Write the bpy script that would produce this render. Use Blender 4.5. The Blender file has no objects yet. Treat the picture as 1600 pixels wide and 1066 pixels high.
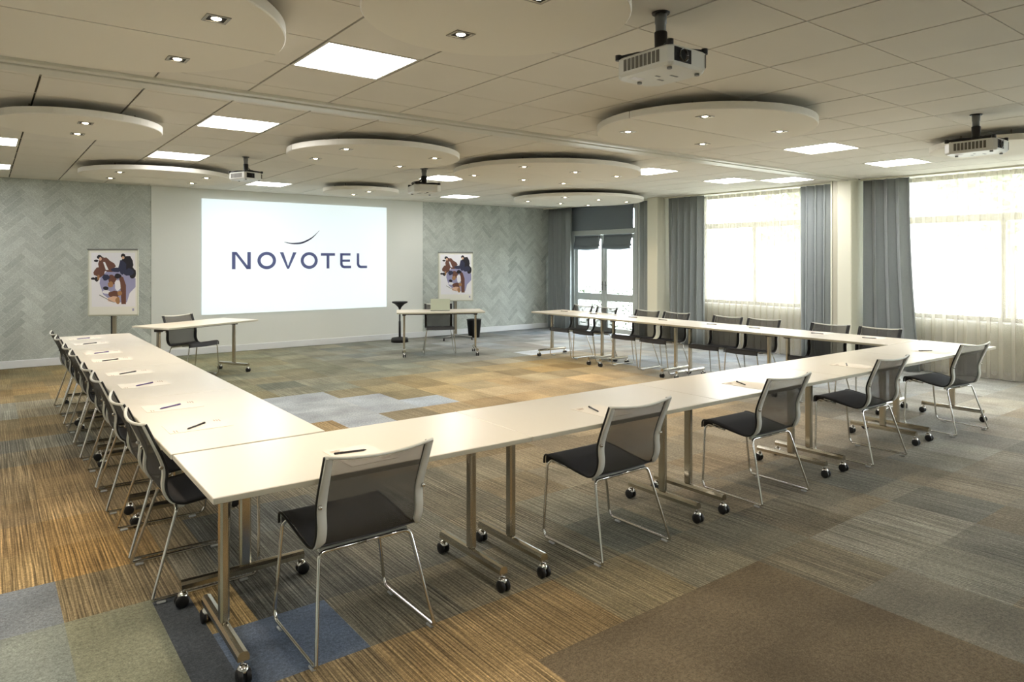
import bpy, math, random
from mathutils import Vector, Matrix
random.seed(11)
PI = math.pi
S = bpy.context.scene
COL = S.collection
R = math.radians

# ------------------------------------------------------------------ materials
def srgb(c):
    return tuple(((v/255)/12.92 if v/255 <= .04045 else ((v/255+.055)/1.055)**2.4) for v in c) + (1,)

def mat(name, c, rough=.6, metal=0, spec=None, emit=None, estr=0, noise=None, bump=None, coat=0, sheen=0):
    m = bpy.data.materials.new(name); m.use_nodes = True
    nt = m.node_tree; b = nt.nodes['Principled BSDF']
    col = srgb(c)
    b.inputs['Base Color'].default_value = col
    b.inputs['Roughness'].default_value = rough
    b.inputs['Metallic'].default_value = metal
    if spec is not None: b.inputs['Specular IOR Level'].default_value = spec
    if coat: b.inputs['Coat Weight'].default_value = coat
    if sheen: b.inputs['Sheen Weight'].default_value = sheen
    if emit:
        b.inputs['Emission Color'].default_value = srgb(emit); b.inputs['Emission Strength'].default_value = estr
    if noise:
        sc, amt = noise
        tc = nt.nodes.new('ShaderNodeTexCoord'); n = nt.nodes.new('ShaderNodeTexNoise')
        n.inputs['Scale'].default_value = sc; n.inputs['Detail'].default_value = 4
        nt.links.new(tc.outputs['Object'], n.inputs['Vector'])
        mx = nt.nodes.new('ShaderNodeMix'); mx.data_type = 'RGBA'
        mx.inputs['A'].default_value = tuple(max(0, v*(1-amt)) for v in col[:3])+(1,)
        mx.inputs['B'].default_value = tuple(min(1, v*(1+amt)) for v in col[:3])+(1,)
        nt.links.new(n.outputs['Fac'], mx.inputs['Factor']); nt.links.new(mx.outputs['Result'], b.inputs['Base Color'])
    if bump:
        sc, st = bump
        tc = nt.nodes.new('ShaderNodeTexCoord'); n = nt.nodes.new('ShaderNodeTexNoise')
        n.inputs['Scale'].default_value = sc
        nt.links.new(tc.outputs['Object'], n.inputs['Vector'])
        bp = nt.nodes.new('ShaderNodeBump'); bp.inputs['Strength'].default_value = st; bp.inputs['Distance'].default_value = .002
        nt.links.new(n.outputs['Fac'], bp.inputs['Height']); nt.links.new(bp.outputs['Normal'], b.inputs['Normal'])
    return m

def see_through(name, c, clear, translucent=False, rough=.8):
    "woven cloth with open holes: a share of the light passes straight through"
    m = bpy.data.materials.new(name); m.use_nodes = True
    nt = m.node_tree; b = nt.nodes['Principled BSDF']; out = nt.nodes['Material Output']
    b.inputs['Base Color'].default_value = srgb(c); b.inputs['Roughness'].default_value = rough
    b.inputs['Specular IOR Level'].default_value = .2
    src = b.outputs[0]
    if translucent:
        t = nt.nodes.new('ShaderNodeBsdfTranslucent'); t.inputs['Color'].default_value = srgb(c)
        mx = nt.nodes.new('ShaderNodeMixShader'); mx.inputs[0].default_value = .5
        nt.links.new(b.outputs[0], mx.inputs[1]); nt.links.new(t.outputs[0], mx.inputs[2]); src = mx.outputs[0]
    tr = nt.nodes.new('ShaderNodeBsdfTransparent')
    m2 = nt.nodes.new('ShaderNodeMixShader'); m2.inputs[0].default_value = clear
    nt.links.new(src, m2.inputs[1]); nt.links.new(tr.outputs[0], m2.inputs[2]); nt.links.new(m2.outputs[0], out.inputs['Surface'])
    return m

def attr_mat(name, attr, rough=.9, stripes=False, bumpy=0):
    m = bpy.data.materials.new(name); m.use_nodes = True
    nt = m.node_tree; N = nt.nodes; L = nt.links; b = N['Principled BSDF']
    b.inputs['Roughness'].default_value = rough; b.inputs['Specular IOR Level'].default_value = .25
    a = N.new('ShaderNodeAttribute'); a.attribute_name = attr
    tc = N.new('ShaderNodeTexCoord')
    def noise(scale, sx, sy, sz, detail=3):
        mp = N.new('ShaderNodeMapping'); mp.inputs['Scale'].default_value = (sx, sy, sz)
        L.new(tc.outputs['Object'], mp.inputs['Vector'])
        n = N.new('ShaderNodeTexNoise'); n.inputs['Scale'].default_value = scale; n.inputs['Detail'].default_value = detail
        L.new(mp.outputs['Vector'], n.inputs['Vector']); return n
    def rng(src, a0, a1, b0, b1):
        r = N.new('ShaderNodeMapRange'); r.inputs['From Min'].default_value = a0; r.inputs['From Max'].default_value = a1
        r.inputs['To Min'].default_value = b0; r.inputs['To Max'].default_value = b1; L.new(src, r.inputs['Value']); return r.outputs[0]
    def math_(op, x, y):
        q = N.new('ShaderNodeMath'); q.operation = op
        for i, v in enumerate((x, y)):
            if isinstance(v, (int, float)): q.inputs[i].default_value = v
            else: L.new(v, q.inputs[i])
        return q.outputs[0]
    if stripes:
        st = N.new('ShaderNodeAttribute'); st.attribute_name = 'stripe'
        s1 = noise(1, 150, 1.3, 1, 2); s2 = noise(1, 45, .8, 1, 1); sp = noise(150, 1, 1, 1, 2); big = noise(2.2, 1, 1, 1, 3)
        a1 = rng(s1.outputs['Fac'], .36, .64, .48, 1.5)
        a2 = rng(s2.outputs['Fac'], .35, .65, .86, 1.14)
        wv = N.new('ShaderNodeTexWave'); wv.wave_type = 'BANDS'; wv.bands_direction = 'X'; wv.inputs['Scale'].default_value = 17
        wv.inputs['Distortion'].default_value = 5; wv.inputs['Detail'].default_value = 3; wv.inputs['Detail Scale'].default_value = 1.5
        wm = N.new('ShaderNodeMapping'); wm.inputs['Scale'].default_value = (1, .12, 1); L.new(tc.outputs['Object'], wm.inputs['Vector']); L.new(wm.outputs['Vector'], wv.inputs['Vector'])
        stripe = math_('MULTIPLY', math_('MULTIPLY', a1, a2), rng(wv.outputs['Fac'], .1, .8, .74, 1.16))
        k = math_('ADD', math_('MULTIPLY', math_('SUBTRACT', stripe, 1.0), st.outputs['Fac']), 1.0)
        k = math_('MULTIPLY', k, rng(sp.outputs['Fac'], .3, .7, .72, 1.28))
        sp2 = noise(55, 1, 1, 1, 2); k = math_('MULTIPLY', k, rng(sp2.outputs['Fac'], .3, .7, .8, 1.2))
        k = math_('MULTIPLY', k, rng(big.outputs['Fac'], .3, .7, .78, 1.22))
        hgt = k
    else:
        n1 = noise(90, 1, 1, 1, 3); n2 = noise(6, 1, 1, 1, 3)
        k = math_('MULTIPLY', rng(n1.outputs['Fac'], .3, .7, .82, 1.18), rng(n2.outputs['Fac'], .3, .7, .93, 1.07)); hgt = n1.outputs['Fac']
    vm = N.new('ShaderNodeVectorMath'); vm.operation = 'SCALE'
    L.new(a.outputs['Color'], vm.inputs[0]); L.new(k, vm.inputs['Scale']); L.new(vm.outputs[0], b.inputs['Base Color'])
    if bumpy:
        bp = N.new('ShaderNodeBump'); bp.inputs['Strength'].default_value = bumpy; bp.inputs['Distance'].default_value = .003
        L.new(hgt, bp.inputs['Height']); L.new(bp.outputs['Normal'], b.inputs['Normal'])
    return m

M = dict(
    wall=mat('wall paint', (222, 224, 216), .75, bump=(60, .08)),
    column=mat('column paint', (226, 224, 204), .7),
    skirting=mat('white baseboard', (222, 224, 224), .4),
    tile=mat('ceiling tile', (220, 215, 202), .85, noise=(3, .04), bump=(220, .12)),
    grid=mat('dark ceiling backing', (70, 66, 56), .8),  # dark backing that shows in the gaps between tiles
    gridlight=mat('ceiling grid bar', (196, 190, 174), .45),
    trackm=mat('track cream', (205, 202, 186), .35),
    trackslot=mat('track slot', (74, 70, 60), .7),
    disc=mat('disc panel', (226, 221, 206), .75),
    discedge=mat('disc rim', (230, 227, 216), .6),
    led=mat('led diffuser', (255, 255, 255), .5, emit=(252, 250, 250), estr=11.5),
    lamp=mat('downlight lens', (255, 255, 255), .5, emit=(255, 238, 205), estr=14),
    bezel=mat('downlight bezel', (150, 146, 134), .35, metal=.5),
    black=mat('black plastic', (22, 22, 24), .45),
    dark=mat('dark recess', (12, 12, 12), .8),
    top=mat('white laminate', (222, 217, 203), .28, spec=.5),
    topedge=mat('laminate edge', (186, 182, 162), .5),
    steel=mat('brushed steel', (196, 190, 176), .2, metal=1, bump=(120, .05)),
    chrome=mat('chrome', (215, 213, 208), .12, metal=1),
    beam=mat('dark steel beam', (60, 58, 56), .4, metal=.6),
    rail=mat('light grey frame', (206, 206, 196), .38),
    trimblk=mat('black edging', (18, 18, 19), .5),
    seat=mat('charcoal seat mesh', (74, 74, 77), .75, bump=(500, .3)),
    mesh=see_through('grey backrest mesh', (90, 88, 84), .45),
    curtain=mat('grey blue curtain', (148, 154, 153), .85, noise=(40, .06), sheen=.2),
    sheer=see_through('sheer voile', (220, 213, 196), .66, True),
    blind=mat('slate blind', (118, 126, 132), .8, noise=(60, .05)),
    frame=mat('window frame', (128, 122, 104), .45),
    doorframe=mat('door frame', (192, 198, 194), .4),
    rubber=mat('black rubber', (14, 14, 15), .5),
    paper=mat('white paper', (232, 226, 212), .6),
    print=mat('brown print', (168, 140, 120), .7),
    penblack=mat('black pen', (24, 20, 26), .3),
    penpurple=mat('purple pen', (92, 74, 128), .3),
    projw=mat('projector white', (214, 214, 206), .35),
    projg=mat('projector grille', (96, 92, 80), .5),
    projm=mat('projector lens glass', (12, 12, 18), .05, coat=1),
    grey=mat('grey plastic', (128, 130, 128), .45),
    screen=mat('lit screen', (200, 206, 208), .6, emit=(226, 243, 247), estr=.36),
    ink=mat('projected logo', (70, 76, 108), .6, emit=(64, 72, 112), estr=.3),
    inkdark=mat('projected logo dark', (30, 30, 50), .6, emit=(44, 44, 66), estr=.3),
    board=mat('flipchart board', (226, 226, 216), .5),
    boardedge=mat('flipchart frame', (196, 198, 180), .4),
    p_white=mat('print white', (228, 228, 232), .6), p_lil=mat('print lilac', (150, 150, 184), .6),
    p_navy=mat('print navy', (44, 48, 74), .6), p_brown=mat('print brown', (104, 68, 56), .6),
    p_skin=mat('print skin', (214, 176, 150), .6), p_black=mat('print black', (26, 24, 32), .6), p_tan=mat('print tan', (160, 120, 80), .6),
    green=mat('pale green lid', (190, 198, 178), .5),
    ground=mat('outdoor ground', (200, 200, 190), .9),
    facade=mat('outdoor facade', (225, 225, 222), .9), outglass=mat('outdoor window', (150, 158, 166), .3),
    leaf=mat('outdoor leaves', (150, 162, 128), .8), hedgeleaf=mat('hedge leaves', (52, 62, 38), .8), bark=mat('outdoor bark', (110, 96, 80), .9),
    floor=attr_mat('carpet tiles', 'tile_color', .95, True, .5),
    paperwall=attr_mat('herringbone wallpaper', 'tile_color', .8, False, .2),
)
# clear glass
g = bpy.data.materials.new('window glass'); g.use_nodes = True
nt = g.node_tree; b = nt.nodes['Principled BSDF']; o = nt.nodes['Material Output']
gl = nt.nodes.new('ShaderNodeBsdfGlossy'); gl.inputs['Roughness'].default_value = .02
tr = nt.nodes.new('ShaderNodeBsdfTransparent'); mx = nt.nodes.new('ShaderNodeMixShader'); mx.inputs[0].default_value = .06
nt.links.new(tr.outputs[0], mx.inputs[1]); nt.links.new(gl.outputs[0], mx.inputs[2]); nt.links.new(mx.outputs[0], o.inputs['Surface'])
M['glass'] = g

# ------------------------------------------------------------------ mesh helpers
class MB:
    def __init__(s): s.v = []; s.f = []; s.m = []; s.sm = []; s.mats = []
    def mi(s, m):
        if m not in s.mats: s.mats.append(m)
        return s.mats.index(m)
    def add(s, vs, fs, m, smooth=False):
        o = len(s.v); k = s.mi(m); s.v += [tuple(v) for v in vs]
        for f in fs: s.f.append(tuple(i+o for i in f)); s.m.append(k); s.sm.append(smooth)
        return s
    def box(s, x0, x1, y0, y1, z0, z1, m, rot=0, c=(0, 0), bev=0):
        if bev:
            b = min(bev, (x1-x0)/2.01, (y1-y0)/2.01, (z1-z0)/2.01)
            out = [(x0+b, y0), (x1-b, y0), (x1, y0+b), (x1, y1-b), (x1-b, y1), (x0+b, y1), (x0, y1-b), (x0, y0+b)]
            inn = [(x0+2*b if 0 else x0+b, y0+b), (x1-b, y0+b), (x1-b, y0+b), (x1-b, y1-b), (x1-b, y1-b), (x0+b, y1-b), (x0+b, y1-b), (x0+b, y0+b)]
            vs = [(x, y, z0) for x, y in inn]+[(x, y, z0+b) for x, y in out]+[(x, y, z1-b) for x, y in out]+[(x, y, z1) for x, y in inn]
            fs = []
            for r in range(3):
                for i in range(8):
                    j = (i+1) % 8; fs.append((r*8+i, r*8+j, (r+1)*8+j, (r+1)*8+i))
            fs += [(7, 5, 3, 1), (24, 26, 28, 30)]
        else:
            vs = [(x, y, z) for z in (z0, z1) for x, y in ((x0, y0), (x1, y0), (x1, y1), (x0, y1))]
            fs = [(3, 2, 1, 0), (4, 5, 6, 7), (0, 1, 5, 4), (1, 2, 6, 5), (2, 3, 7, 6), (3, 0, 4, 7)]
        if rot:
            ca, sa = math.cos(rot), math.sin(rot)
            vs = [(c[0]+(x-c[0])*ca-(y-c[1])*sa, c[1]+(x-c[0])*sa+(y-c[1])*ca, z) for x, y, z in vs]
        return s.add(vs, fs, m)
    def lathe(s, prof, m, n=24, c=(0, 0, 0), smooth=True, axis='z', cap=True):
        vs = []; fs = []
        for r, z in prof:
            for i in range(n):
                a = 2*PI*i/n; p = (r*math.cos(a), r*math.sin(a), z)
                if axis == 'x': p = (p[2], p[0], p[1])
                if axis == 'y': p = (p[0], -p[2], p[1]) if 0 else (p[1], p[2], p[0])
                vs.append((p[0]+c[0], p[1]+c[1], p[2]+c[2]))
        for k in range(len(prof)-1):
            for i in range(n):
                j = (i+1) % n; fs.append((k*n+i, k*n+j, (k+1)*n+j, (k+1)*n+i))
        s.add(vs, fs, m, smooth)
        if cap:
            o = len(s.v)-len(vs)
            if prof[0][0] > 1e-5: s.f.append(tuple(o+i for i in range(n))[::-1]); s.m.append(s.mi(m)); s.sm.append(False)
            if prof[-1][0] > 1e-5: s.f.append(tuple(o+(len(prof)-1)*n+i for i in range(n))); s.m.append(s.mi(m)); s.sm.append(False)
        return s
    def tube(s, pts, r, m, n=8, closed=False):
        pts = [Vector(p) for p in pts]; N = len(pts); up = None; vs = []; fs = []
        for i, p in enumerate(pts):
            a = pts[(i-1) % N] if (i > 0 or closed) else p; b2 = pts[(i+1) % N] if (i < N-1 or closed) else p
            t = (b2-a).normalized()
            if up is None:
                up = Vector((0, 0, 1)) if abs(t.z) < .9 else Vector((1, 0, 0))
            side = t.cross(up).normalized(); up = side.cross(t).normalized()
            rr = r[i] if isinstance(r, (list, tuple)) else r
            for k in range(n):
                an = 2*PI*k/n; q = p+side*math.cos(an)*rr+up*math.sin(an)*rr; vs.append(tuple(q))
        rng = N if closed else N-1
        for i in range(rng):
            i2 = (i+1) % N
            for k in range(n):
                k2 = (k+1) % n; fs.append((i*n+k, i*n+k2, i2*n+k2, i2*n+k))
        if not closed: fs += [tuple(range(n))[::-1], tuple((N-1)*n+k for k in range(n))]
        return s.add(vs, fs, m, True)
    def sheet(s, P, t, m, smooth=True):
        "closed sheet of thickness t through the grid of points P[i][j]"
        I = len(P); J = len(P[0]); P = [[Vector(q) for q in row] for row in P]
        top = []; bot = []
        for i in range(I):
            for j in range(J):
                du = P[min(i+1, I-1)][j]-P[max(i-1, 0)][j]; dv = P[i][min(j+1, J-1)]-P[i][max(j-1, 0)]
                nn = du.cross(dv).normalized(); top.append(tuple(P[i][j]+nn*t/2)); bot.append(tuple(P[i][j]-nn*t/2))
        n = I*J; fs = []
        for i in range(I-1):
            for j in range(J-1):
                a, b2, c, d = i*J+j, (i+1)*J+j, (i+1)*J+j+1, i*J+j+1
                fs.append((a, b2, c, d)); fs.append((n+d, n+c, n+b2, n+a))
        s.add(top+bot, fs, m, smooth); o = len(s.v)-2*n; ed = []
        for i in range(I-1): ed += [((i)*J, (i+1)*J, 0), ((i+1)*J+J-1, i*J+J-1, 0)]
        for j in range(J-1): ed += [((j+1), j, 0), ((I-1)*J+j, (I-1)*J+j+1, 0)]
        for a, b2, _ in ed: s.f.append((o+a, o+n+a, o+n+b2, o+b2)); s.m.append(s.mi(m)); s.sm.append(False)
        return s
    def prism(s, poly, z0, z1, m, map=None):
        "polygon in 2-D extruded between z0 and z1, map(x,y,z) places it"
        n = len(poly); vs = [(x, y, z0) for x, y in poly]+[(x, y, z1) for x, y in poly]
        if map: vs = [map(*v) for v in vs]
        fs = [tuple(range(n))[::-1], tuple(range(n, 2*n))]+[(i, (i+1) % n, n+(i+1) % n, n+i) for i in range(n)]
        return s.add(vs, fs, m)
    def build(s, name, parent=None, loc=None, rz=0):
        me = bpy.data.meshes.new(name); me.from_pydata(s.v, [], s.f)
        for m in s.mats: me.materials.append(m)
        me.polygons.foreach_set('material_index', s.m); me.polygons.foreach_set('use_smooth', s.sm); me.update()
        o = bpy.data.objects.new(name, me); COL.objects.link(o)
        if parent is not None: o.parent = parent
        if loc is not None: o.location = loc
        if rz: o.rotation_euler = (0, 0, rz)
        return o

def arc(c, r, a0, a1, n, plane='xy'):
    return [(c[0]+r*math.cos(a0+(a1-a0)*i/n), c[1]+r*math.sin(a0+(a1-a0)*i/n)) for i in range(n+1)]
def smooth_path(pts, rad, n=5):
    pts = [Vector(p) for p in pts]; out = [pts[0]]
    for i in range(1, len(pts)-1):
        p = pts[i]; a = (pts[i-1]-p); b2 = (pts[i+1]-p); r = min(rad, a.length*.45, b2.length*.45)
        A = p+a.normalized()*r; B = p+b2.normalized()*r
        for k in range(n+1):
            t = k/n; out.append(A*(1-t)**2+p*2*t*(1-t)+B*t*t)
    return out+[pts[-1]]
def crv(pts, n=6):
    "Catmull-Rom through 2-D points"
    out = []; P = [pts[0]]+list(pts)+[pts[-1]]
    for i in range(1, len(P)-2):
        for k in range(n):
            t = k/n; q = []
            for d in range(len(pts[0])):
                a, b2, c, e = P[i-1][d], P[i][d], P[i+1][d], P[i+2][d]
                q.append(.5*((2*b2)+(-a+c)*t+(2*a-5*b2+4*c-e)*t*t+(-a+3*b2-3*c+e)*t**3))
            out.append(tuple(q))
    return out+[tuple(pts[-1])]

def tag(o, label=None, cat=None, group=None, kind=None):
    if label: o['label'] = label
    if cat: o['category'] = cat
    if group: o['group'] = group
    if kind: o['kind'] = kind
    return o
def thing(name, label, cat, loc=(0, 0, 0), rz=0, group=None):
    o = bpy.data.objects.new(name, None); COL.objects.link(o); o.location = loc; o.rotation_euler = (0, 0, rz)
    o.empty_display_size = .1
    return tag(o, label, cat, group)
def copy_tree(o, parent=None):
    c = o.copy(); COL.objects.link(c)
    if parent is not None: c.parent = parent
    for ch in [x for x in KIDS.get(o.name, [])]: copy_tree(ch, c)
    return c
KIDS = {}
def index_kids():
    KIDS.clear()
    for o in bpy.data.objects:
        if o.parent: KIDS.setdefault(o.parent.name, []).append(o)
def struct(o): o['kind'] = 'structure'; return o

# ------------------------------------------------------------------ room dimensions
XL, XR, YB, YF, ZC = -2.6, 10.55, 12.73, -3.6, 2.805
XW = 10.72   # window wall plane behind the curtains

# carpet: 0.5 m tiles, one colour and one weave each; anchor tones include the room's lighting
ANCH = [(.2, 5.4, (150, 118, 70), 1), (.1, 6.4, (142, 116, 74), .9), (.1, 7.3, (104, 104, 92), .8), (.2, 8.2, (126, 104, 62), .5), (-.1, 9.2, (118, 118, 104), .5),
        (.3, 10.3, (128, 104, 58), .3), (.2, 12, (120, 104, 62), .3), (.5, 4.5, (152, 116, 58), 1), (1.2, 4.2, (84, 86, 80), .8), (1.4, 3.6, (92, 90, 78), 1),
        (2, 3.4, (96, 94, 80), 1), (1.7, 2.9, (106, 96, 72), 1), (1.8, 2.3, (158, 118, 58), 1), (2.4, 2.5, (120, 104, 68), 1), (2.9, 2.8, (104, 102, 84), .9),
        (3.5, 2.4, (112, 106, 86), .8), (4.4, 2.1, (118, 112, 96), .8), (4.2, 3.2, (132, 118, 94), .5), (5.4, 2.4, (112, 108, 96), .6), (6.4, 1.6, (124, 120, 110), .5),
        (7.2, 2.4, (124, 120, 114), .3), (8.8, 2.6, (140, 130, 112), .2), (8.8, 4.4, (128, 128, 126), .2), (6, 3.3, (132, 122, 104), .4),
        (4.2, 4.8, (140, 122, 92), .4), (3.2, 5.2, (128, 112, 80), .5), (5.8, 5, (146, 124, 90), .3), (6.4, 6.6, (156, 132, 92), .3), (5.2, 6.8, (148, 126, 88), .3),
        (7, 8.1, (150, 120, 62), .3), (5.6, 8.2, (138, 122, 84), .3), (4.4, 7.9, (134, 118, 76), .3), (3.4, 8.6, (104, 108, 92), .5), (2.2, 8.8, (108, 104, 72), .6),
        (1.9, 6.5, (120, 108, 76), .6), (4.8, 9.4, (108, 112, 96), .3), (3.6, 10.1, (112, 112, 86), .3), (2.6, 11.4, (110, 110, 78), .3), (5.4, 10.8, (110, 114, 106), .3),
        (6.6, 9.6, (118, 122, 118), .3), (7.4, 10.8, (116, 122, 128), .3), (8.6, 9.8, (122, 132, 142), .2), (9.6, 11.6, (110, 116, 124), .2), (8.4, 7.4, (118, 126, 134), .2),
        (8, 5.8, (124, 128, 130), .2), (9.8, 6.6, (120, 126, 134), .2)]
RECT = [(-.3, .28, 3.66, 4.16, (104, 114, 126), 0), (-3, .28, 2.9, 3.66, (112, 122, 116), 0), (.28, .62, 2.2, 3.66, (118, 122, 98), 0), (-3, .28, 1.5, 2.9, (112, 120, 110), 0),
        (.62, .77, 2.2, 3.66, (66, 74, 84), 0), (.77, .96, 3.16, 3.66, (140, 112, 60), 1), (.77, 1.26, 2.66, 3.16, (76, 92, 118), 0), (.96, 1.26, 3.16, 3.66, (84, 84, 76), 1),
        (1.7, 2.24, 6.66, 8.16, (128, 138, 146), 0), (2.24, 3.24, 6.66, 8.16, (126, 138, 150), 0), (3.24, 3.74, 6.66, 7.66, (124, 138, 154), 0), (3.74, 4.24, 6.66, 7.16, (122, 140, 162), 0),
        (2.74, 3.24, 6.16, 6.66, (126, 138, 152), 0), (1.7, 2.74, 5.66, 6.66, (132, 108, 66), .8),
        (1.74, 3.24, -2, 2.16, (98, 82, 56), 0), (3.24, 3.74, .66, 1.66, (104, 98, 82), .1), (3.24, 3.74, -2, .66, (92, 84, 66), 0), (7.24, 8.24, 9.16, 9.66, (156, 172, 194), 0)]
def tile_look(x, y):
    for x0, x1, y0, y1, c, s in RECT:
        if x0 < x < x1 and y0 < y < y1:
            j = random.uniform(.96, 1.04); return [v*j for v in c], s
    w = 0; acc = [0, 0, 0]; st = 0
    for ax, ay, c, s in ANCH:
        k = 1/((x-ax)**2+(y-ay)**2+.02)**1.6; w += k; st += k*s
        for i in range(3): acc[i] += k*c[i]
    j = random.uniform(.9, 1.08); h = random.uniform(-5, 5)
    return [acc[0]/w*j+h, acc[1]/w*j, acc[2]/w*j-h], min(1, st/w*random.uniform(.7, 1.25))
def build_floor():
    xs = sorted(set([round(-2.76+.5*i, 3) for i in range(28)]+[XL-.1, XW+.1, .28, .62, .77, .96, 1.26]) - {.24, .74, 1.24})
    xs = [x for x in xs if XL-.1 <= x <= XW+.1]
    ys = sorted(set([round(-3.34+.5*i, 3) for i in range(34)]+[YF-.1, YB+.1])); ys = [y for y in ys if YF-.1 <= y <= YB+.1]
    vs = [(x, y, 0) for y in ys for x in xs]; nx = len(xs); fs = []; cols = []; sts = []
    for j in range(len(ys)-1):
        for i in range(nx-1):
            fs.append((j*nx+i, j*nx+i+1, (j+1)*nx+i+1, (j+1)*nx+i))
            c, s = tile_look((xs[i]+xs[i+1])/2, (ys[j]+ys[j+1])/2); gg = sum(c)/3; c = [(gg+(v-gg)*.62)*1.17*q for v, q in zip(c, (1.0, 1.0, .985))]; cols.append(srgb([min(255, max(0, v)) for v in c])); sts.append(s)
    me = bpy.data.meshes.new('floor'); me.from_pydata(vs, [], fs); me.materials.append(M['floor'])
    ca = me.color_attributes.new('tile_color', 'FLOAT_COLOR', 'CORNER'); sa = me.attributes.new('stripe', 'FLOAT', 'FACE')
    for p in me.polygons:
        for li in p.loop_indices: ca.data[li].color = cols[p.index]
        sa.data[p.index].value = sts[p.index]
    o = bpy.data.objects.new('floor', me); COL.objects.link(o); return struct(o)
build_floor()

# ------------------------------------------------------------------ walls
def herringbone(name, x0, x1, z0, z1, y):
    "planks laid in a 45 degree herringbone on the plane Y=y, each with its own tone"
    import bmesh
    bm = bmesh.new(); cl = bm.loops.layers.float_color.new('tile_color')
    w, n = .085, 4; g2 = .0035; L = w*n; c45 = math.sqrt(.5)
    cx, cz = (x0+x1)/2, (z0+z1)/2; rad = math.hypot(x1-x0, z1-z0)/2/w+n+2; K = int(rad)+2
    def put(u0, v0, du, dv):
        pts = [(u0*w+g2/2, v0*w+g2/2), ((u0+du)*w-g2/2, v0*w+g2/2), ((u0+du)*w-g2/2, (v0+dv)*w-g2/2), (u0*w+g2/2, (v0+dv)*w-g2/2)]
        q = [(cx+(a-b2)*c45, y, cz+(a+b2)*c45) for a, b2 in pts]
        mx_, mz = sum(p[0] for p in q)/4, sum(p[2] for p in q)/4
        if not (x0-.4 < mx_ < x1+.4 and z0-.4 < mz < z1+.4): return
        f = bm.faces.new([bm.verts.new(p) for p in q])
        t = random.gauss(1, .03); base = (182, 187, 179) if du > dv else (187, 192, 184)
        col = srgb([min(255, v*t) for v in base])
        for lp in f.loops: lp[cl] = col
    for k in range(-2*K, 2*K):
        for m_ in range(-K, K):
            put(k+2*n*m_, k, n, 1); j = k; put(j+2*n*m_, j-2*n+1, 1, n)
    for co, no in (((x0, 0, 0), (-1, 0, 0)), ((x1, 0, 0), (1, 0, 0)), ((0, 0, z0), (0, 0, -1)), ((0, 0, z1), (0, 0, 1))):
        bmesh.ops.bisect_plane(bm, geom=bm.verts[:]+bm.edges[:]+bm.faces[:], plane_co=co, plane_no=no, clear_outer=True)
    q = [(x0, y+.003, z0), (x1, y+.003, z0), (x1, y+.003, z1), (x0, y+.003, z1)]
    f = bm.faces.new([bm.verts.new(p) for p in q])
    for lp in f.loops: lp[cl] = srgb((210, 214, 206))
    me = bpy.data.meshes.new(name); bm.to_mesh(me); bm.free(); me.materials.append(M['paperwall'])
    o = bpy.data.objects.new(name, me); COL.objects.link(o); return struct(o)

struct(MB().box(XL-.2, XW+.3, YB+.01, YB+.2, -.05, 2.95, M['wall']).build('wall_back'))
wl = herringbone('wall_back_left', XL, 2.16, 0, ZC, YB-.004)
wr = herringbone('wall_back_right', 7.19, XR+.17, 0, ZC, YB-.004)
struct(MB().box(2.16, 7.19, YB-.012, YB+.01, 0, ZC, M['wall']).build('wall_back_panel'))
struct(MB().box(XL-.2, XL, YF, YB, 0, 2.95, M['wall']).build('wall_left'))
struct(MB().box(XL-.2, XW+.3, YF-.2, YF, 0, 2.95, M['wall']).build('wall_rear'))
bb = MB()
bb.box(XL, XW, YB-.03, YB-.005, 0, .115, M['skirting'], bev=.006)
struct(bb.build('baseboard_back'))
struct(MB().box(XL, XL+.02, YF, YB, 0, .115, M['skirting'], bev=.006).build('baseboard_left'))

# right wall with three openings and an unseen window added for daylight: door 9.92-11.75, window 1 5.75-8.42, window 2 1.2-4.8
OPEN = [(-3.1, .7, .76, 2.74), (9.98, 12.12, 0, 2.76), (5.75, 8.42, .80, 2.80), (1.2, 4.85, .76, 2.80)]
wallr = MB(); T0, T1 = XW, XW+.22
ycur = YF
for (a, b2, z0, z1) in sorted(OPEN):
    wallr.box(T0, T1, ycur, a, 0, 2.95, M['wall']); wallr.box(T0, T1, a, b2, z1, 2.95, M['wall'])
    if z0 > 0: wallr.box(T0, T1, a, b2, 0, z0, M['wall'])
    ycur = b2
wallr.box(T0, T1, ycur, YB+.2, 0, 2.95, M['wall'])
struct(wallr.build('wall_right'))
struct(MB().box(XW-.02, XW, YF, 9.9, 0, .1, M['skirting'], bev=.005).build('baseboard_right'))

def window(name, a, b2, z0, z1, ymul, rail, fx=XW+.1):
    f = MB(); w = .06; F = M['frame']
    f.box(fx, fx+.07, a, a+w, z0, z1, F, bev=.008); f.box(fx, fx+.07, b2-w, b2, z0, z1, F, bev=.008)
    f.box(fx, fx+.07, a+w, b2-w, z0, z0+w, F, bev=.008); f.box(fx, fx+.07, a+w, b2-w, z1-w, z1, F, bev=.008)
    f.box(fx-.005, fx+.075, a+w, b2-w, rail, rail+.10, F, bev=.008)
    for y in ymul: f.box(fx+.003, fx+.067, y-.03, y+.03, z0+w, rail, F, bev=.006)
    o = struct(f.build(name))
    p = MB()
    ys = [a+w]+[v for y in ymul for v in (y-.03, y+.03)]+[b2-w]
    for i in range(0, len(ys), 2): p.box(fx+.03, fx+.038, ys[i], ys[i+1], z0+w, rail, M['glass'])
    p.box(fx+.03, fx+.038, a+w, b2-w, rail+.10, z1-w, M['glass'])
    p.build('window_pane', o)
    MB().box(XW-.03, fx, a-.03, b2+.03, z0-.03, z0, M['skirting'], bev=.006).build('window_sill', o)
    return o
window('window_1', 5.75, 8.42, .80, 2.80, [7.30], 2.18)
window('window_2', 1.2, 4.85, .76, 2.80, [3.46, 2.0], 2.13)

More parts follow.
